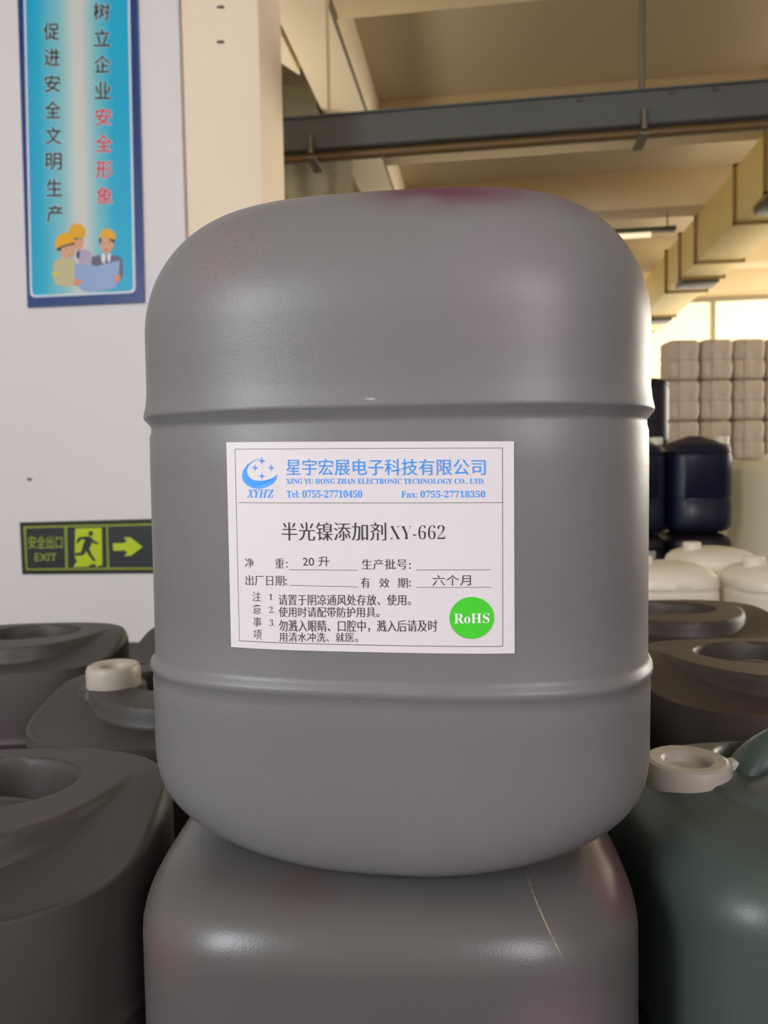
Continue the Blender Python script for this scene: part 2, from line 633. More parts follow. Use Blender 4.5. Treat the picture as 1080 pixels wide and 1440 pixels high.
def cap_parts(parent, x, y, z, r=0.030, h=0.028, tab=False):
    bm = bmesh.new()
    prof = [(0, -0.004), (r * 0.55, -0.004), (r * 0.92, 0)]
    prof = [(r * 0.96, 0), (r, 0.003), (r, h - 0.006), (r * 0.95, h - 0.0015), (r * 0.86, h), (r * 0.60, h - 0.001), (r * 0.53, h - 0.003), (r * 0.50, h - 0.008), (0, h - 0.009)]
    blathe(bm, prof, 64)
    o = frombm('cap', bm, M['cap'], parent)
    o.location = (x, y, z)
    if tab:
        t = box('cap_tab', (r - 0.001, -0.006, h * 0.35), (r + 0.005, 0.004, h * 0.95), M['clear'], o, bevel=0.0015)
    return o


def make_hero():
    root = empty('plastic_jug', (0, 0, 0))
    rows = hero_rows()
    V, Fc, th = body_rings(rows, 200, HA, HB, HN)
    N = 200
    # bottom and recessed top
    Fc.append(tuple(reversed(range(N))))
    R = len(rows)
    ax, ay = HA - rows[-1][1], HB - rows[-1][2]
    zt = rows[-1][0]
    prev = (R - 1) * N
    for s, dz in ((0.93, 0.0), (0.84, -0.003), (0.80, -0.02), (0.7, -0.034)):
        st = len(V)
        for t in th:
            x, y = sup(ax * s, ay * s, HN, t)
            V.append((x, y, zt + dz))
        for i in range(N):
            j = (i + 1) % N
            Fc.append((prev + i, prev + j, st + j, st + i))
        prev = st
    Fc.append(tuple(range(prev, prev + N)))
    mesh('body', V, Fc, M['hero'], root, autosmooth=50)
    # handle bar across the top recess
    bm = bmesh.new()
    btube(bm, (-0.026, 0, zt - 0.012), (0.026, 0, zt - 0.012), 0.0095, 16)
    frombm('handle', bm, M['hero'], root)
    return root


def deck_h(x, y, zt, soft):
    """height of a jug's top: sloping deck, raised horseshoe, grip pit"""
    d = zt - (0.006 if soft else 0.024) * sst(-y, -0.07, 0.10)
    e1 = math.hypot(x / 0.112, (y - 0.070) / 0.139)
    ring = (1 - sst(e1, 0.985, 1.03)) * (1 - sst(y, 0.070, 0.073))
    d += (zt - d) * ring
    e2 = math.hypot(x / 0.070, (y - 0.045) / 0.052)   # inner pit round neck and handle
    d -= 0.050 * (1 - sst(e2, 0.86, 1.03))
    return d


def make_jug(name, matl, soft, cap_side=-1, tab=False, high_handle=False, low=False):
    SQ = NSUP if soft else 2.75
    cx = (0.103 if high_handle else 0.080) * cap_side
    cy = 0.026
    root = empty(name, (0, 0, 0))
    rs = 0.030 if soft else 0.006
    zt = 0.368 if low else 0.390
    zs = zt - (0.006 if soft else 0.0)
    rows = jug_rows()
    N = 176
    for i in range(10):
        a = i / 9 * PI / 2
        rows.append((zs - 0.016 - rs + rs * math.sin(a), 0.0018 + rs * (1 - math.cos(a)), 0.0018 + rs * (1 - math.cos(a))))
    V, Fc, th = body_rings(rows, N, n=SQ)
    Fc.append(tuple(reversed(range(N))))
    # blend the rim up to the deck height (the deck slopes, so the rim does too)
    R = len(rows)
    for r in range(R - 12, R):
        for i in range(N):
            x, y, z = V[r * N + i]
            w = (r - (R - 12)) / 11
            V[r * N + i] = (x, y, z + w * (deck_h(x, y, zt, soft) - zt + 0.016))
    ax, ay = A0 - rows[-1][1], B0 - rows[-1][2]
    prev = (R - 1) * N
    LOOPS = 84
    for k in range(1, LOOPS):
        s = 1 - k / LOOPS
        nn = SQ * s + 2 * (1 - s)
        st = len(V)
        for t in th:
            x, y = sup(ax * s, ay * s, nn, t)
            h = deck_h(x, y, zt, soft)
            if not soft: h = max(h, zt - 0.001) if math.hypot(x - cx, y - cy) < 0.036 else h
            if soft: h -= 0.006 * (s ** 4)
            if soft and not high_handle and math.hypot(x - cx, y - cy) < 0.036: h = min(h, zt - 0.034)
            if high_handle: h += 0.013 * sst(x, -0.082, -0.060) * (1 - sst(math.hypot((x - 0.01) / 0.105, (y + 0.035) / 0.055), 0.7, 1.05))
            V.append((x, y, h))
        for i in range(N):
            j = (i + 1) % N
            Fc.append((prev + i, prev + j, st + j, st + i))
        prev = st
    Fc.append(tuple(range(prev, prev + N)))
    mesh('body', V, Fc, matl, root, autosmooth=60)
    # neck + cap
    bm = bmesh.new()
    btube(bm, (cx, cy, zt - 0.055), (cx, cy, zt - 0.018 if not low else zt + 0.004), 0.026, 32)
    frombm('neck', bm, matl, root)
    cap_parts(root, cx, cy, zt + 0.001 - 0.006 if low else zt - 0.021 if (high_handle or not soft) else zt - 0.034, tab=tab)
    # grip: thick rounded bar bridging the pit
    bm = bmesh.new()
    zh = zt - 0.016 if not high_handle else zt + 0.016
    hr = 0.011 if not high_handle else 0.020
    x0, x1 = (-0.040 if not high_handle else -0.078, 0.072) if cap_side < 0 else (-0.072, 0.040)
    seg = 22
    prevr = None
    for i in range(seg + 1):
        t = i / seg
        x = x0 + (x1 - x0) * t
        arch = math.sin(t * PI) ** 0.35
        zc = zt - 0.055 + (zh - (zt - 0.055)) * arch
        w = 0.016 + 0.004 * math.cos(t * 2 * PI)
        ringv = [bm.verts.new((x, cy + w * math.cos(2 * PI * q / 20), zc + hr * math.sin(2 * PI * q / 20))) for q in range(20)]
        if prevr:
            for q in range(20):
                bm.faces.new((prevr[q], prevr[(q + 1) % 20], ringv[(q + 1) % 20], ringv[q]))
        else:
            bm.faces.new(ringv[::-1])
        prevr = ringv
    bm.faces.new(prevr)
    frombm('handle', bm, matl, root)
    return root


HZ = -0.2185                                    # height of the jugs' tops below the eye
hero = make_hero()
hc = C(0.0096, 0.5094, 0)
hero.location = (hc.x, hc.y, EYE.z - 0.2184)
hero.rotation_euler = (0, 0.005, YAW - 0.1516)
tag(hero, 'upright grey plastic jug with a white printed label, standing on top of another jug', 'jug', 'grey 20 litre jugs')
bpy.context.view_layer.update()

# label, wrapped on the front face between the two ribs.  c = pixels of a flat scan of the label
HM = hero.matrix_world.copy()
HI = HM.inverted()


def on_face(px, py):
    """where the sight line of a picture corner meets the jug's front face: (x, z) in its own space"""
    o = HI @ EYE
    d = (HI.to_3x3() @ ray(px, py)).normalized()
    lo, hi = 0.2, 0.6
    for _ in range(50):
        t = (lo + hi) / 2
        q = o + d * t
        if abs(q.x) < HA - 0.005 and q.y < face_y(q.x): lo = t
        else: hi = t
    return q.x, q.z


LC = [on_face(*c) for c in ((321.1, 622.0), (723.2, 620.7), (324.5, 909.4), (723.2, 918.5))]
LX0, LX1 = (LC[0][0] + LC[2][0]) / 2, (LC[1][0] + LC[3][0]) / 2


def lab(cx, cy, eps):
    u = (cx - 30) / 1008
    top, bot = 30 - 3 * u, 752 + 23 * u
    v = (cy - top) / (bot - top)
    x = LX0 + (LX1 - LX0) * u
    zt_, zb_ = LC[0][1] + (LC[1][1] - LC[0][1]) * u, LC[2][1] + (LC[3][1] - LC[2][1]) * u
    z = zt_ + (zb_ - zt_) * v
    x0 = x
    return Vector((x0, face_y(x0) - eps, z))


NU, NV = 60, 30
V, Fc = [], []
for e in (0.0005, 0.0001):
    for j in range(NV + 1):
        for i in range(NU + 1):
            V.append(lab(28 + 1010 * i / NU, (30 - 3 * i / NU) + (722 + 26 * i / NU) * j / NV, e))
W1 = NU + 1
K = W1 * (NV + 1)
for j in range(NV):
    for i in range(NU):
        a = j * W1 + i
        Fc.append((a, a + W1, a + W1 + 1, a + 1))
        Fc.append((K + a, K + a + 1, K + a + W1 + 1, K + a + W1))
for i in range(NU):
    Fc.append((i, i + 1, K + i + 1, K + i)); a = NV * W1 + i; Fc.append((a + 1, a, K + a, K + a + 1))
for j in range(NV):
    a = j * W1; Fc.append((a + W1, a, K + a, K + a + W1)); a += NU; Fc.append((a, a + W1, K + a + W1, K + a))
label = mesh('label', V, Fc, M['paper'], hero, smooth=False)
label['label'] = 'white paper label with blue heading and green round sticker'
P = Print(lab)
E1 = 0.0007
P.line(62, 54, 1000, 50, 1.6, E1); P.line(70, 240, 1000, 240, 1.8, E1); P.line(1000, 50, 998, 748, 1.8, E1); P.line(62, 54, 62, 728, 1.4, E1)
P.line(62, 728, 998, 748, 2.4, E1)
P.line(258, 473, 502, 475, 1.8, E1); P.line(706, 474, 960, 475, 1.8, E1); P.line(258, 528, 502, 533, 1.8, E1); P.line(706, 535, 960, 537, 1.8, E1)
P.build('border_line', M['ink_grey'], label)
# blue heading
P.text('星宇宏展电子科技有限公司', 254, 88, 942, 144, E1, off=-0.004, dbl=0.02)
P.text('XING YU HONG ZHAN ELECTRONIC TECHNOLOGY CO., LTD.', 253, 156, 940, 177, E1, 'serif')
P.text('Tel: 0755-27710450', 254, 196, 523, 222, E1, 'serif')
P.text('Fax: 0755-27718350', 658, 198, 942, 222, E1, 'serif')
P.build('blue_lettering', M['foil'], label)
# emblem
P.poly([(162, 84), (134, 92), (108, 108), (92, 128), (87, 148), (92, 166), (106, 180), (128, 189), (152, 192), (180, 186), (204, 174), (216, 160), (221, 142), (206, 152), (186, 160), (164, 164), (142, 163), (124, 158), (112, 148), (106, 134), (108, 120), (118, 106), (136, 94)], E1)
for sx_, sy_, r in ((164, 94, 15), (138, 118, 13), (199, 118, 13), (163, 147, 13)):
    pts = []
    for i in range(8):
        rr = r if i % 2 == 0 else r * 0.22
        pts.append((sx_ + rr * math.sin(i * PI / 4), sy_ - rr * 1.1 * math.cos(i * PI / 4)))
    P.poly(pts, E1 * 1.4)
P.text('XYHZ', 104, 194, 206, 222, E1, 'italic')
P.build('emblem', M['foil'], label)
# product line and body text
T = dict(eps=E1)
P.text('半光镍添加剂', 232, 308, 602, 371, E1, off=-0.013, dbl=0.045)
P.text('XY-662', 616, 318, 806, 367, E1, 'serif', off=-0.019)
P.text('净', 92, 434, 124, 466, E1, off=-0.013, dbl=0.04)
P.text('重', 206, 434, 238, 468, E1, off=-0.012, dbl=0.04)
P.text(':', 247, 446, 253, 466, E1)
P.text('出厂日期', 92, 494, 238, 530, E1, off=-0.014, dbl=0.035)
P.text(':', 243, 506, 249, 526, E1)
P.text('生产批号', 518, 436, 674, 472, E1, off=-0.013, dbl=0.04)
P.text(':', 682, 450, 688, 470, E1)
P.text('有', 514, 500, 544, 536, E1, off=-0.012, dbl=0.04)
P.text('效', 578, 502, 612, 536, E1, off=-0.012, dbl=0.04)
P.text('期', 642, 502, 676, 536, E1, off=-0.012, dbl=0.04)
P.text(':', 682, 512, 688, 532, E1)
P.text('20 升', 308, 426, 404, 462, E1)
P.text('六个月', 762, 492, 892, 530, E1, off=-0.002)
for i, ch in enumerate('注意事项'):
    P.text(ch, 118, 552 + 45 * i, 150, 586 + 45 * i, E1, off=-0.003)
for i, ch in enumerate('123'):
    P.text(ch + '.', 181, 559 + 45 * i, 200, 580 + 46 * i, E1, 'serif', off=-0.015)
P.text('请置于阴凉通风处存放、使用。', 216, 560, 686, 598, E1, off=-0.010, dbl=0.03)
P.text('使用时请配带防护用具。', 216, 604, 576, 640, E1, off=-0.010, dbl=0.03)
P.text('勿溅入眼睛、口腔中，溅入后请及时', 216, 650, 776, 692, E1, off=-0.010, dbl=0.03)
P.text('用清水冲洗、就医。', 216, 694, 500, 727, E1, off=-0.010, dbl=0.03)
P.build('black_lettering', M['ink'], label)
V, Fc = [(894, 644)], []
for i in range(72):
    V.append((894 + 75 * math.cos(2 * PI * i / 72), 644 + 74 * math.sin(2 * PI * i / 72)))
Fc = [(0, 1 + i, 1 + (i + 1) % 72) for i in range(72)]
P.add(V, Fc, 0.0009)
st = P.build('round_sticker', M['green_sticker'], label)
st['label'] = 'round green sticker'
P.text('RoHS', 835, 628, 954, 663, 0.0012, 'serif', off=-0.004)
P.build('sticker_lettering', M['white_ink'], label)

# ---- supporting and neighbouring jugs
def put(o, xc, dc, zr=HZ, dz=-0.390, yaw=0.0):
    p = C(xc, dc, zr + dz)
    o.location = p
    o.rotation_euler = (0, 0, YAW + yaw)
    return o


G = 'grey jugs standing on the floor'
support = put(make_jug('plastic_jug', M['support'], True, 1), 0.001, 0.512, yaw=-0.06)
tag(support, 'grey plastic jug directly underneath the labelled jug, bearing its weight', 'jug', G)
near = put(make_jug('plastic_jug', M['dark'], False, -1, low=True), -0.318, 0.560)
tag(near, 'dark grey jug at bottom left, nearest on that side, its raised grip rim in view', 'jug', G)
right = put(make_jug('plastic_jug', M['green'], True, -1, tab=True, high_handle=True), 0.319, 0.528)
tag(right, 'greenish grey jug at bottom right with a cream cap beside the labelled jug', 'jug', G)
spots = [(-0.234, 0.862, 0.0, 'dark', 'dark grey jug with a cream cap left of the labelled jug, second row'),
         (0.43, 0.852, -0.04, 'brown', 'brownish grey jug behind the green-grey capped one at right'),
         (0.11, 0.86, 0.0, 'dark', 'dark jug hidden straight behind the labelled one, second row'),
         (-0.545, 1.150, 0.03, 'dark', 'dark jug in the third row at the left edge below the exit sign'),
         (-0.225, 1.175, 0.0, 'dark', 'dark jug in the third row just left of the labelled jug'),
         (0.095, 1.185, 0.0, 'dark', 'dark jug hidden behind the labelled one, third row'),
         (0.43, 1.14, 0.02, 'brown', 'brownish jug of the third row right of the labelled jug'),
         (0.31, 1.42, 0.0, 'brown', 'farthest brownish jug at right, in front of the white jugs')]
proto = {'dark': near, 'brown': None}
brown0 = make_jug('plastic_jug', M['brown'], False, 1)
brown1 = make_jug('plastic_jug', M['brown'], False, -1)
used = False
for xc, dc, yw, kind, lb in spots:
    if kind == 'brown' and not used:
        o = brown0; used = True
    elif kind == 'brown' and dc < 1.2:
        o = brown1
    else:
        o = copy_tree(near if kind == 'dark' else brown0)
    put(o, xc, dc, yaw=yw)
    tag(o, lb, 'jug', G)


# ---- paler and darker containers farther off
def make_can(name, mb, mcap, w=0.25, d=0.22, h=0.36, caps=((-0.07, 0),), dome=0.05, tagged=False, capr=0.024, crowned=False):
    root = empty(name, (0, 0, 0))
    rows = [(0, 0.03, 0.03), (0.006, 0.012, 0.012), (0.02, 0.003, 0.003), (0.04, 0, 0), (h * 0.33, 0, 0), (h * 0.34, 0.003, 0.003), (h * 0.36, 0.003, 0.003), (h * 0.37, 0, 0)]
    zs = h - dome
    rows += [(zs - 0.025, 0, 0), (zs - 0.022, 0.003, 0.003), (zs - 0.014, 0.003, 0.003), (zs - 0.01, 0, 0)]
    for i in range(1, 11):
        a = i / 10 * PI / 2
        if crowned: rows.append((zs + dome * (i / 10) ** 0.7, w / 2 * 0.8 * i / 10, d / 2 * 0.8 * i / 10))
        else: rows.append((zs + dome * math.sin(a), w / 2 * 0.62 * (1 - math.cos(a)), d / 2 * 0.6 * (1 - math.cos(a))))
    V, Fc, th = body_rings(rows, 72, w / 2, d / 2, 3.2)
    Fc.append(tuple(reversed(range(72))))
    Fc.append(tuple(range((len(rows) - 1) * 72, len(rows) * 72)))
    mesh('body', V, Fc, mb, root, autosmooth=40)
    for cx, cy in caps:
        bm = bmesh.new()
        blathe(bm, [(0, 0), (capr, 0), (capr, 0.026), (capr * 0.85, 0.03), (0, 0.03)], 28)
        o = frombm('cap', bm, mcap, root)
        o.location = (cx, cy, h - 0.034 if abs(cx) > w * 0.3 else h - 0.012)
    if tagged:
        box('paper_label', (0.005, -d / 2 - 0.002, h * 0.86 - 0.05), (0.065, -d / 2 + 0.002, h * 0.86 - 0.02), M['tag'], root)
    return root


GW = 'white jugs on the right behind the grey jugs'
w0 = make_can('plastic_jug', M['white_plastic'], M['white_plastic'], w=0.235, d=0.25, h=0.36, caps=((-0.06, 0.0),), dome=0.045, capr=0.026)
for i, (px, D, zr, lb) in enumerate(((935, 2.02, -0.252, 'translucent white jug touching the right edge of the labelled jug, by the dark stack'),
                                    (1094, 1.93, -0.248, 'translucent white jug at the right edge in front of the cream drum'),
                                    (1000, 2.34, -0.250, 'translucent white jug of the back row at the foot of the navy stack'))):
    o = w0 if i == 0 else copy_tree(w0)
    p = atD(px, 700, D)
    o.location = (p.x, p.y, 0)
    s = (EYE.z + zr) / 0.36
    o.scale = (1, 1, s)
    o.rotation_euler = (0, 0, YAW + 0.05 * i)
    tag(o, lb, 'jug', GW)

# navy jug stack
GN = 'navy jugs stacked at the right'
H1 = 0.385
n0 = make_can('plastic_drum', M['navy'], M['white_plastic'], w=0.262, d=0.26, h=H1, caps=((0.092, -0.05),), dome=0.055, tagged=False, capr=0.028, crowned=True)
n1 = make_can('plastic_drum', M['black'], M['cap'], w=0.262, d=0.26, h=0.335, caps=(), dome=0.045, tagged=True)
p = atD(975, 700, 3.2)
n1.location = (p.x, p.y, 0); n1.rotation_euler = (0, 0, YAW)
n0.location = (p.x, p.y, 0.336); n0.rotation_euler = (0, 0, YAW)
tag(n0, 'navy blue drum with white caps on top of a black drum', 'drum', GN)
tag(n1, 'black drum with a small grey paper tag beneath the navy drum', 'drum', GN)
n2 = copy_tree(n0)
q = atD(884, 700, 3.2)
n2.location = (q.x, q.y, 0.336)
n3 = copy_tree(n1)
n3.location = (q.x, q.y, 0)
tag(n2, 'navy drum half hidden behind the labelled jug, left of the whole navy one', 'drum', GN)
tag(n3, 'black drum half hidden behind the labelled jug, under a navy one', 'drum', GN)
GB = 'black drums in the tall stack'
b0 = make_can('plastic_drum', M['black'], M['black'], w=0.28, d=0.28, h=0.35, caps=(), dome=0.03)
q = atD(897, 600, 4.1)
for i in range(3):
    o = b0 if i == 0 else copy_tree(b0)
    o.location = (q.x, q.y, 0.351 * i)
    o.rotation_euler = (0, 0, YAW)
    tag(o, ('lowest', 'middle', 'topmost')[i] + ' black drum of the tall stack beside the labelled jug', 'drum', GB)

# big cream drum
root = empty('storage_drum', (0, 0, 0))
bm = bmesh.new()
R_, Hh = 0.30, 0.62
blathe(bm, [(0, 0), (R_ - 0.03, 0), (R_ - 0.008, 0.012), (R_, 0.04), (R_, 0.2), (R_ + 0.006, 0.21), (R_ + 0.006, 0.225), (R_, 0.235), (R_, 0.45), (R_ - 0.004, Hh - 0.04), (R_ - 0.03, Hh - 0.012), (R_ - 0.06, Hh), (0, Hh)], 72)
frombm('body', bm, M['cream_plastic'], root)
bm = bmesh.new()
blathe(bm, [(0.05, 0), (0.05, 0.02), (0.045, 0.024), (0, 0.024)], 32, (-0.16, -0.1, Hh))
frombm('cap', bm, M['cream_plastic'], root)
p = atD(1130, 700, 3.32)
root.location = (p.x, p.y, 0)
tag(root, 'large smooth cream plastic drum at the right edge behind white jugs', 'drum')


# wrapped white bales
def make_bale():
    root = empty('wrapped_bale', (0, 0, 0))
    bm = bmesh.new()
    r = bmesh.ops.create_cube(bm, size=1)
    bmesh.ops.subdivide_edges(bm, edges=bm.edges[:], cuts=11, use_grid_fill=True)
    for v in bm.verts:
        c = v.co.copy() * 2
        n = 11.0
        L = (abs(c.x) ** n + abs(c.y) ** n + abs(c.z) ** n) ** (1 / n)
        c = c / max(L, 1e-6) * max(abs(c.x), abs(c.y), abs(c.z))
        g = 1 - 0.06 * math.exp(-(c.z / 0.07) ** 2)          # the tie round its middle
        c = Vector((c.x * 0.118 * g, c.y * 0.118 * g, c.z * 0.1555))
        k = noise.noise(c * 20 + Vector((9, 3, 1))) * 0.007
        v.co = c + Vector((c.x, c.y, 0)).normalized() * k + Vector((0, 0, 0.1565))
    frombm('bundle', bm, M['bale'], root, auto=60)
    bm = bmesh.new()
    for x in (-0.045,):
        bbox(bm, (x - 0.003, -0.1205, 0.01), (x + 0.003, -0.110, 0.305))
    bbox(bm, (-0.112, -0.1135, 0.153), (0.112, -0.108, 0.160))
    frombm('strap', bm, M['strap'], root)
    return root


bale0 = make_bale()
first = True
D0 = 6.2
for c in range(5):
    for r in range(5):
        o = bale0 if first else copy_tree(bale0)
        first = False
        p = atD(955 + c * 45, 600, D0)
        o.location = (p.x + random.uniform(-.003, .003), p.y + random.uniform(-.004, .004), r * 0.314)
        o.rotation_euler = (0, 0, YAW + random.uniform(-.015, .015))
        tag(o, 'white plastic-wrapped bale, %s from the left, %s' % (('first', 'second', 'third', 'fourth', 'fifth')[c] + ' column', ('on the floor', 'second level up', 'middle level', 'just under the top', 'top of its column')[r]), 'bale', 'wrapped bales in a tall stack')

# ------------------------------------------------------------------ overhead services
# grey cable tray with rail and hanging rods
tray = empty('cable_tray', (0, 0, 0))
TY, TZ = 3.42, 0.0
pl, pr = atY(369, 166, TY), atY(1080, 115, TY)
ql, qr = atY(369, 212, TY), atY(1080, 164, TY)
zt_ = (pl.z + pr.z) / 2
zb_ = (ql.z + qr.z) / 2
X0, X1 = -1.9, 4.6
bm = bmesh.new()
bbox(bm, (X0, TY, zb_), (X1, TY + 0.006, zt_))
bbox(bm, (X0, TY + 0.14, zb_), (X1, TY + 0.146, zt_))
bbox(bm, (X0, TY, zb_ - 0.003), (X1, TY + 0.146, zb_ + 0.003))
bbox(bm, (X0, TY - 0.012, zt_ - 0.008), (X1, TY, zt_))
frombm('channel', bm, M['tray'], tray)
for px in (437, 905):
    x = atY(px, 140, TY).x
    bm = bmesh.new()
    btube(bm, (x, TY - 0.02, zb_ - 0.03), (x, TY - 0.02, zb_ + 0.05), 0.012, 10)
    bbox(bm, (x - 0.02, TY - 0.03, zb_ - 0.052), (x + 0.02, TY + 0.14, zb_ - 0.042))
    frombm('bracket', bm, M['steel'], tray)
for px in (460, 905):
    x = atY(px, 100, TY).x
    bm = bmesh.new()
    btube(bm, (x, TY + 0.03, zb_), (x, TY + 0.03, BB if px < 500 else CEIL), 0.008 if px < 500 else 0.014, 10)
    frombm('hanging_rod', bm, M['beam'] if px < 500 else M['steel'], tray)
for px in (815, 945, 1006):
    x = atY(px, 140, TY).x
    bm = bmesh.new()
    bbox(bm, (x - 0.012, TY - 0.005, zt_ - 0.03), (x + 0.012, TY - 0.001, zt_ - 0.015))
    frombm('joint_plate', bm, M['dark_metal'], tray)
tag(tray, 'long dark grey steel cable tray hung under the ceiling beams', 'cable tray')
bm = bmesh.new()
btube(bm, (X0, TY + 0.04, zb_ - 0.022), (X1, TY + 0.04, zb_ - 0.022), 0.0175, 16)
pipe = frombm('pipe', bm, M['yellow_pipe'])
tag(pipe, 'thin yellow-brown pipe running just below the grey cable tray', 'pipe')

# thin conduit on the girder's lower edge
bm = bmesh.new()
btube(bm, (GX1 + 0.004, 3.0, BB + 0.012), (GX1 + 0.004, 11.9, BB + 0.012), 0.010, 8)
tag(frombm('conduit', bm, M['steel']), 'thin conduit fixed along the lower edge of the lengthwise girder', 'conduit')

# cream duct at the right with flanges
duct = empty('air_duct', (0, 0, 0))
DX0, DX1, DZ1, DZ0 = 1.94, 2.35, EYE.z + 2.33, EYE.z + 1.90
box('duct_run', (DX0, 2.5, DZ0), (DX1, 11.9, DZ1), M['duct'], duct, bevel=0.004)
for y in (3.4, 4.6, 5.9, 6.6, 7.8, 8.42, 9.05, 10.5):
    bm = bmesh.new()
    t = 0.022
    bbox(bm, (DX0 - t, y, DZ0 - t), (DX0, y + 0.035, DZ1 + t))
    bbox(bm, (DX1, y, DZ0 - t), (DX1 + t, y + 0.035, DZ1 + t))
    bbox(bm, (DX0 - t, y, DZ0 - t), (DX1 + t, y + 0.035, DZ0))
    bbox(bm, (DX0 - t, y, DZ1), (DX1 + t, y + 0.035, DZ1 + t))
    frombm('flange', bm, M['duct_edge'], duct)
for y in (5.98, 8.46, 10.54):
    bm = bmesh.new()
    bbox(bm, (DX0 + 0.03, y, DZ0 - 0.05), (DX1 - 0.02, y + 0.32, DZ0 - 0.002), 0.01)
    frombm('air_outlet', bm, M['dark_metal'], duct)
tag(duct, 'long cream flanged air duct receding along the right below the ceiling', 'duct')

# fluorescent batten lamps
la = empty('ceiling_lamp', tuple(atY(915, 328, 7.68)))
box('housing', (-0.75, -0.05, 0.012), (0.22, 0.05, 0.045), M['dark_metal'], la, bevel=0.004)
bm = bmesh.new()
btube(bm, (-0.73, 0, -0.014), (0.0, 0, -0.014), 0.024, 14)
frombm('tube', bm, M['lamp'], la)
for x in (-0.6, 0.15):
    bm = bmesh.new()
    btube(bm, (x, 0, 0.04), (x, 0, BB + 0.03 - la.location.z), 0.006, 8)
    frombm('hanging_rod', bm, M['dark_metal'], la)
tag(la, 'lit fluorescent tube lamp hung beyond the top right of the labelled jug', 'lamp')

# duct and plastic sheet behind the column, left of the girder
p = atY(400, 150, 5.0)
gd = empty('metal_duct', (0, 0, 0))
a, b = atY(372, 112, 5.0), atY(372, 168, 5.0)
box('duct_run', (-2.9, 5.0, atY(372, 196, 5.0).z), (GX0 - 0.02, 5.4, a.z - 0.05), M['grey_duct'], gd, bevel=0.01)
for x in (-2.2, -1.33):
    bm = bmesh.new()
    bbox(bm, (x, 4.985, atY(372, 196, 5.0).z - 0.02), (x + 0.03, 5.415, a.z - 0.03))
    frombm('flange', bm, M['tray'], gd)
for x in (-2.4, -1.5):
    bm = bmesh.new()
    btube(bm, (x, 5.2, a.z - 0.06), (x, 5.2, CEIL), 0.01, 8)
    frombm('hanging_rod', bm, M['steel'], gd)
tag(gd, 'grey-green metal duct seen between column and girder', 'duct')
# plastic sheet hanging
SY = 5.62
V, Fc = [], []
nx_, nz_ = 30, 24
x0_, x1_, zt2 = atY(355, 215, SY).x, GX0 + 0.10, BB - 0.012
for side in (0, 1):
    for j in range(nz_ + 1):
        for i in range(nx_ + 1):
            x = x0_ + (x1_ - x0_) * i / nx_
            zb2 = atY(420, 250, SY).z if i < 9 else (atY(420, 250, SY).z + (atY(430, 330, SY).z - atY(420, 250, SY).z) * min(1, (i - 8) / 7))
            z = zt2 + (zb2 - zt2) * j / nz_
            y = SY + 0.05 * noise.noise(Vector((x * 5, z * 4, 0))) + 0.02 * math.sin(x * 30 + z * 3) + 0.004 * side
            V.append((x, y, z))
K = (nx_ + 1) * (nz_ + 1)
for j in range(nz_):
    for i in range(nx_):
        a_ = j * (nx_ + 1) + i
        Fc.append((a_, a_ + nx_ + 1, a_ + nx_ + 2, a_ + 1))
        Fc.append((K + a_, K + a_ + 1, K + a_ + nx_ + 2, K + a_ + nx_ + 1))
tag(mesh('plastic_sheet', V, Fc, M['wrap'], smooth=True), 'crumpled translucent plastic sheet hanging behind the pipe right of the column', 'sheet')

# ------------------------------------------------------------------ poster
PY = WALLY


def pmap(cx, cy, eps):
    q = atY(cx / 3.2733, cy / 3.2733, PY)
    q.y = PY - 0.012 - eps
    return q


def ps(pts, sx=1080 / 150 / 3.2733, ox=60 * 3.2733, oy=300 * 3.2733):
    """pixels of the close view of the figures -> poster pixels"""
    k = 3.2733 * 150 / 1080
    return [(ox + x * k, oy + y * k) for x, y in pts]


poster = empty('safety_poster', tuple(pmap(400, 700, -0.012)))
inv = Matrix.Translation(-poster.location)
TLp, TRp, BRp, BLp = (86, -120), (634, -120), (668, 1394), (135, 1417)


def slab(name, corners, e0, e1, mt, par, fm, inv):
    V = [fm(x, y, e) for e in (e1, e0) for x, y in corners]
    n = len(corners)
    Fc = [tuple(range(n))[::-1], tuple(range(n, 2 * n))] + [(i, (i + 1) % n, n + (i + 1) % n, n + i) for i in range(n)]
    return mesh(name, [inv @ v for v in V], Fc, mt, par)


slab('panel', [TLp, TRp, BRp, BLp], -0.0119, 0.0, M['poster_navy'], poster, pmap, inv)


def rr(corners, r, n=6):
    out = []
    k = len(corners)
    for i in range(k):
        p0, p1, p2 = Vector(corners[i - 1]), Vector(corners[i]), Vector(corners[(i + 1) % k])
        a = p1 + (p0 - p1).normalized() * r
        b = p1 + (p2 - p1).normalized() * r
        for j in range(n + 1):
            t = j / n
            q = a * (1 - t) ** 2 + p1 * 2 * t * (1 - t) + b * t * t
            out.append((q.x, q.y))
    return out


outer = [(116, -88), (604, -88), (632, 1352), (148, 1374)]
inner = [(126, -78), (594, -78), (621, 1342), (158, 1363)]
P = Print(pmap)
P.poly(rr(outer, 28), 0.0008)
P.build('border', M['poster_white'], poster, inv)
f = P.poly(rr(inner, 22), 0.0014)
o = P.build('background', M['poster_cyan'], poster, inv)
uvl = o.data.uv_layers.new(name='UVMap')
pts = rr(inner, 22)
for lp in o.data.loops:
    x, y = pts[lp.vertex_index]
    t = (y + 78) / 1430
    xl, xr = 126 + 32 * t, 594 + 27 * t
    uvl.data[lp.index].uv = ((x - xl) / (xr - xl), 1 - t)


def column_text(chars, xs, ys, w, h, e, off):
    for i, ch in enumerate(chars):
        t = i / max(1, len(chars) - 1)
        cx = xs[0] + (xs[1] - xs[0]) * t
        cy = ys[0] + (ys[1] - ys[0]) * t
        P.text(ch, cx - w / 2, cy - h / 2, cx + w / 2, cy + h / 2, e, off=off)


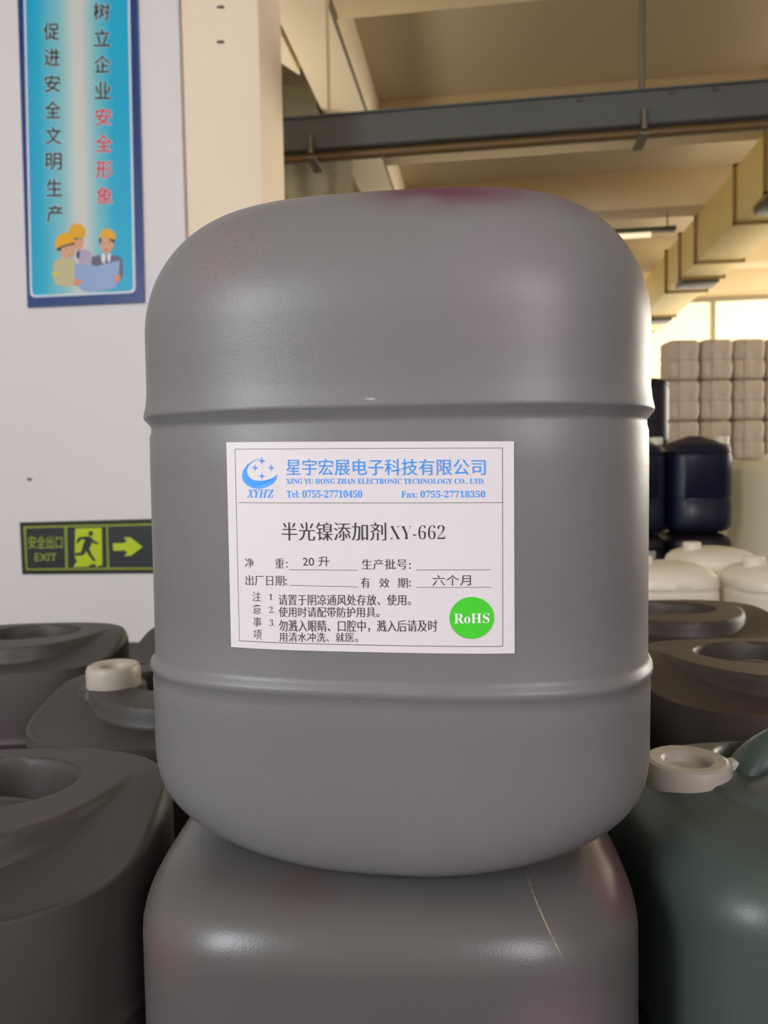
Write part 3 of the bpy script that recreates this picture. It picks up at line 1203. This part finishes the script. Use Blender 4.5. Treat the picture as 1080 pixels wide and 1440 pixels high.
def characters(chars, xs, ys, w, h, mt):
    for i, ch in enumerate(chars):
        t = i / max(1, len(chars) - 1)
        cx, cy = xs[0] + (xs[1] - xs[0]) * t, ys[0] + (ys[1] - ys[0]) * t
        for q, (dx, dy) in enumerate(((-1.4, 0), (1.4, 0), (0, -1.2), (0, 1.2))):
            P.text(ch, cx - w / 2 + dx, cy - h / 2 + dy, cx + w / 2 + dx, cy + h / 2 + dy, 0.0026 + 0.00004 * q)
        c = P.build('printed_character', mt, poster, inv)
        for q in range(6):
            dx, dy = 4 * math.cos(q * PI / 3), 4 * math.sin(q * PI / 3)
            P.text(ch, cx - w / 2 + dx, cy - h / 2 + dy, cx + w / 2 + dx, cy + h / 2 + dy, 0.0018 + 0.00004 * q)
        P.build('halo', M['pale_halo'], c, inv)


characters('促进安全文明生产', (247, 262), (155, 990), 72, 78, M['poster_black'])
characters('树立企业', (477, 483), (63, 425), 74, 78, M['poster_black'])
characters('安全形象', (485, 491), (546, 908), 74, 78, M['poster_red'])


def figs(name, rgb, polys, e, par=None):
    for q in polys:
        if len(q) == 5 and isinstance(q[0], str):
            _, x, y, rx, ry = q
            pts = [(x + rx * math.cos(2 * PI * i / 28), y + ry * math.sin(2 * PI * i / 28)) for i in range(28)]
        else:
            pts = q
        P.poly(ps(pts), e)
    return P.build(name, print_mat(rgb), par or poster, inv)


# three helmeted workers with a blueprint, printed flat; each worker one part with its own pieces
w1 = figs('printed_worker', (186, 172, 196), [[(380, 400), (400, 380), (450, 375), (500, 395), (525, 440), (520, 520), (390, 520), (360, 440)]], 0.0017)
figs('neck', (50, 58, 90), [[(365, 400), (395, 385), (395, 470), (362, 455)]], 0.0018, w1)
figs('face', (224, 168, 132), [[(330, 262), (345, 250), (420, 245), (436, 265), (438, 320), (425, 360), (395, 388), (360, 378), (335, 330)]], 0.0019, w1)
figs('hair', (44, 36, 36), [[(322, 252), (425, 245), (420, 262), (340, 275)]], 0.0020, w1)
figs('helmet', (240, 176, 14), [[(280, 215), (288, 170), (310, 135), (350, 114), (400, 116), (435, 140), (452, 178), (452, 215), (446, 250), (415, 262), (340, 262), (318, 280), (285, 240)]], 0.0021, w1)
figs('eyes', (50, 40, 40), [('e', 372, 278, 7, 4), ('e', 408, 272, 7, 4)], 0.0022, w1)
w2 = figs('printed_worker', (104, 98, 122), [[(520, 450), (610, 430), (700, 430), (780, 440), (825, 475), (832, 560), (828, 660), (790, 690), (760, 690), (640, 600), (510, 540)]], 0.0021)
figs('face', (224, 168, 132), [[(600, 285), (625, 262), (720, 262), (742, 290), (742, 340), (722, 385), (690, 412), (660, 418), (630, 400), (604, 352)]], 0.0024, w2)
figs('collar', (236, 236, 240), [[(610, 425), (640, 420), (665, 440), (690, 420), (712, 420), (700, 500), (640, 520), (618, 500)]], 0.0023, w2)
figs('tie', (50, 52, 60), [[(655, 440), (675, 440), (672, 460), (682, 510), (650, 520), (660, 460)]], 0.0025, w2)
figs('hair', (44, 36, 36), [[(594, 258), (612, 255), (618, 290), (604, 325), (592, 300)], [(700, 262), (752, 275), (748, 305), (735, 312), (700, 280)]], 0.0026, w2)
figs('helmet', (240, 176, 14), [[(600, 262), (600, 220), (618, 188), (650, 172), (700, 172), (738, 192), (756, 225), (762, 275), (735, 276), (690, 262), (640, 258)]], 0.0028, w2)
figs('eyes', (50, 40, 40), [('e', 640, 315, 8, 5), ('e', 700, 312, 8, 5)], 0.0027, w2)
figs('mouth', (196, 72, 44), [('e', 665, 382, 18, 8)], 0.0027, w2)
w3 = figs('printed_worker', (206, 196, 148), [[(190, 470), (215, 450), (270, 470), (350, 480), (360, 520), (345, 600), (350, 700), (330, 745), (230, 750), (160, 735), (140, 690), (130, 560), (140, 495)]], 0.0023)
figs('face', (226, 172, 140), [[(195, 370), (250, 340), (335, 320), (350, 350), (350, 400), (335, 440), (300, 470), (250, 465), (215, 440), (190, 400)]], 0.0025, w3)
figs('hair', (44, 36, 36), [[(162, 372), (240, 335), (345, 305), (345, 325), (250, 348), (212, 362), (205, 392), (180, 392)]], 0.0027, w3)
figs('helmet', (244, 180, 14), [[(150, 372), (146, 320), (160, 270), (195, 225), (250, 205), (300, 222), (330, 262), (342, 306), (240, 332)]], 0.0029, w3)
figs('armband', (226, 212, 60), [[(122, 605), (175, 600), (182, 635), (124, 642)]], 0.0026, w3)
figs('eyes', (50, 40, 40), [('e', 262, 372, 8, 5), ('e', 312, 358, 7, 5)], 0.0028, w3)
figs('mouth', (196, 90, 70), [('e', 300, 425, 14, 5)], 0.0028, w3)
bl = figs('blueprint', (150, 176, 222), [[(350, 515), (400, 520), (500, 530), (575, 545), (640, 525), (720, 505), (800, 490), (798, 560), (782, 700), (765, 765), (640, 785), (500, 808), (420, 790), (360, 735), (345, 690)]], 0.0031)
figs('hand', (232, 150, 118), [[(332, 690), (365, 675), (405, 680), (415, 700), (385, 740), (345, 745)]], 0.0033, w3)
figs('hand', (232, 150, 118), [[(740, 660), (765, 632), (800, 630), (812, 665), (790, 708), (755, 700)]], 0.0033, w2)
tag(poster, 'tall blue safety poster with black and red characters and three helmeted workers', 'poster')


# ------------------------------------------------------------------ exit sign
def emap(cx, cy, eps):
    q = atY(cx / 4.0, 600 + cy / 4.0, PY)
    q.y = PY - 0.006 - eps
    return q


sign = empty('exit_sign', tuple(emap(500, 670, -0.006)))
inv = Matrix.Translation(-sign.location)
slab('panel', [(116, 538), (1060, 513), (1066, 822), (130, 829)], -0.0059, 0.0, M['sign_edge'], sign, emap, inv)
P = Print(emap)
for q in ([(138, 560), (832 + 220, 540), (1056, 800), (152, 806)],): P.poly(q, 0.0008)
P.build('border', M['lime_dim'], sign, inv)
for q in ([(152, 571), (368, 565), (374, 794), (160, 797)], [(383, 564), (602, 560), (608, 792), (388, 794)], [(612, 560), (1040, 549), (1046, 790), (620, 792)]):
    P.poly(q, 0.0014)
    P.build('field', M['sign_dark'], sign, inv)
P.text('安全出口', 166, 612, 358, 686, 0.0020, off=0.014)
P.text('EXIT', 202, 711, 326, 755, 0.0020, off=0.012)
P.build('lettering', M['lime_dim'], sign, inv)
P.poly([(430, 571), (578, 568), (582, 776), (566, 780), (550, 788), (540, 770), (512, 776), (502, 786), (418, 788), (440, 756), (426, 730)], 0.0020)
P.build('doorway', M['lime'], sign, inv)
P.poly([(640, 655), (708, 653), (718, 640), (702, 622), (740, 622), (808, 674), (742, 724), (704, 727), (722, 706), (708, 695), (644, 697)], 0.0020)
P.build('arrow', M['lime'], sign, inv)
P.disc(517, 600, 14, 14, 0.0026, n=20)
P.poly([(478, 625), (500, 614), (522, 622), (530, 640), (508, 690), (482, 680), (470, 672), (484, 640)], 0.0026)      # trunk
P.poly([(496, 616), (478, 632), (462, 634), (448, 654), (436, 652), (446, 624), (470, 618)], 0.0027)                  # rear arm
P.poly([(520, 622), (536, 640), (562, 652), (560, 662), (534, 656), (512, 636)], 0.0027)                              # fore arm
P.poly([(474, 668), (492, 684), (484, 716), (466, 724), (428, 724), (410, 716), (428, 710), (462, 706)], 0.0028)       # rear leg
P.poly([(490, 672), (508, 682), (520, 712), (545, 750), (534, 758), (508, 724), (488, 694)], 0.0028)                   # fore leg
P.build('running_figure', M['sign_dark'], sign, inv)
tag(sign, 'dark photoluminescent exit sign with running figure and arrow on the white wall', 'sign')

# small details on wall and column
p = atY(42, 674, PY)
bm = bmesh.new()
bbox(bm, (p.x - 0.008, PY - 0.006, p.z - 0.004), (p.x + 0.008, PY, p.z + 0.004), 0.002)
tag(frombm('wall_plug', bm, M['dark_metal']), 'small dark plug in the white wall above the exit sign', 'plug')
for k2, (px, py) in enumerate(((311, 11), (311, 60))):
    p = atY(px, py, WALLY + 0.02)
    bm = bmesh.new()
    btube(bm, (p.x - 0.012, WALLY + 0.012, p.z), (p.x + 0.010, WALLY + 0.012, p.z), 0.003, 8)
    btube(bm, (p.x + 0.008, WALLY + 0.012, p.z), (p.x + 0.008, WALLY + 0.02, p.z), 0.003, 8)
    tag(frombm('wall_hook', bm, M['dark_metal']), ('upper' if k2 == 0 else 'lower') + ' of two small black hooks on the cream column', 'hook', 'hooks on the column')
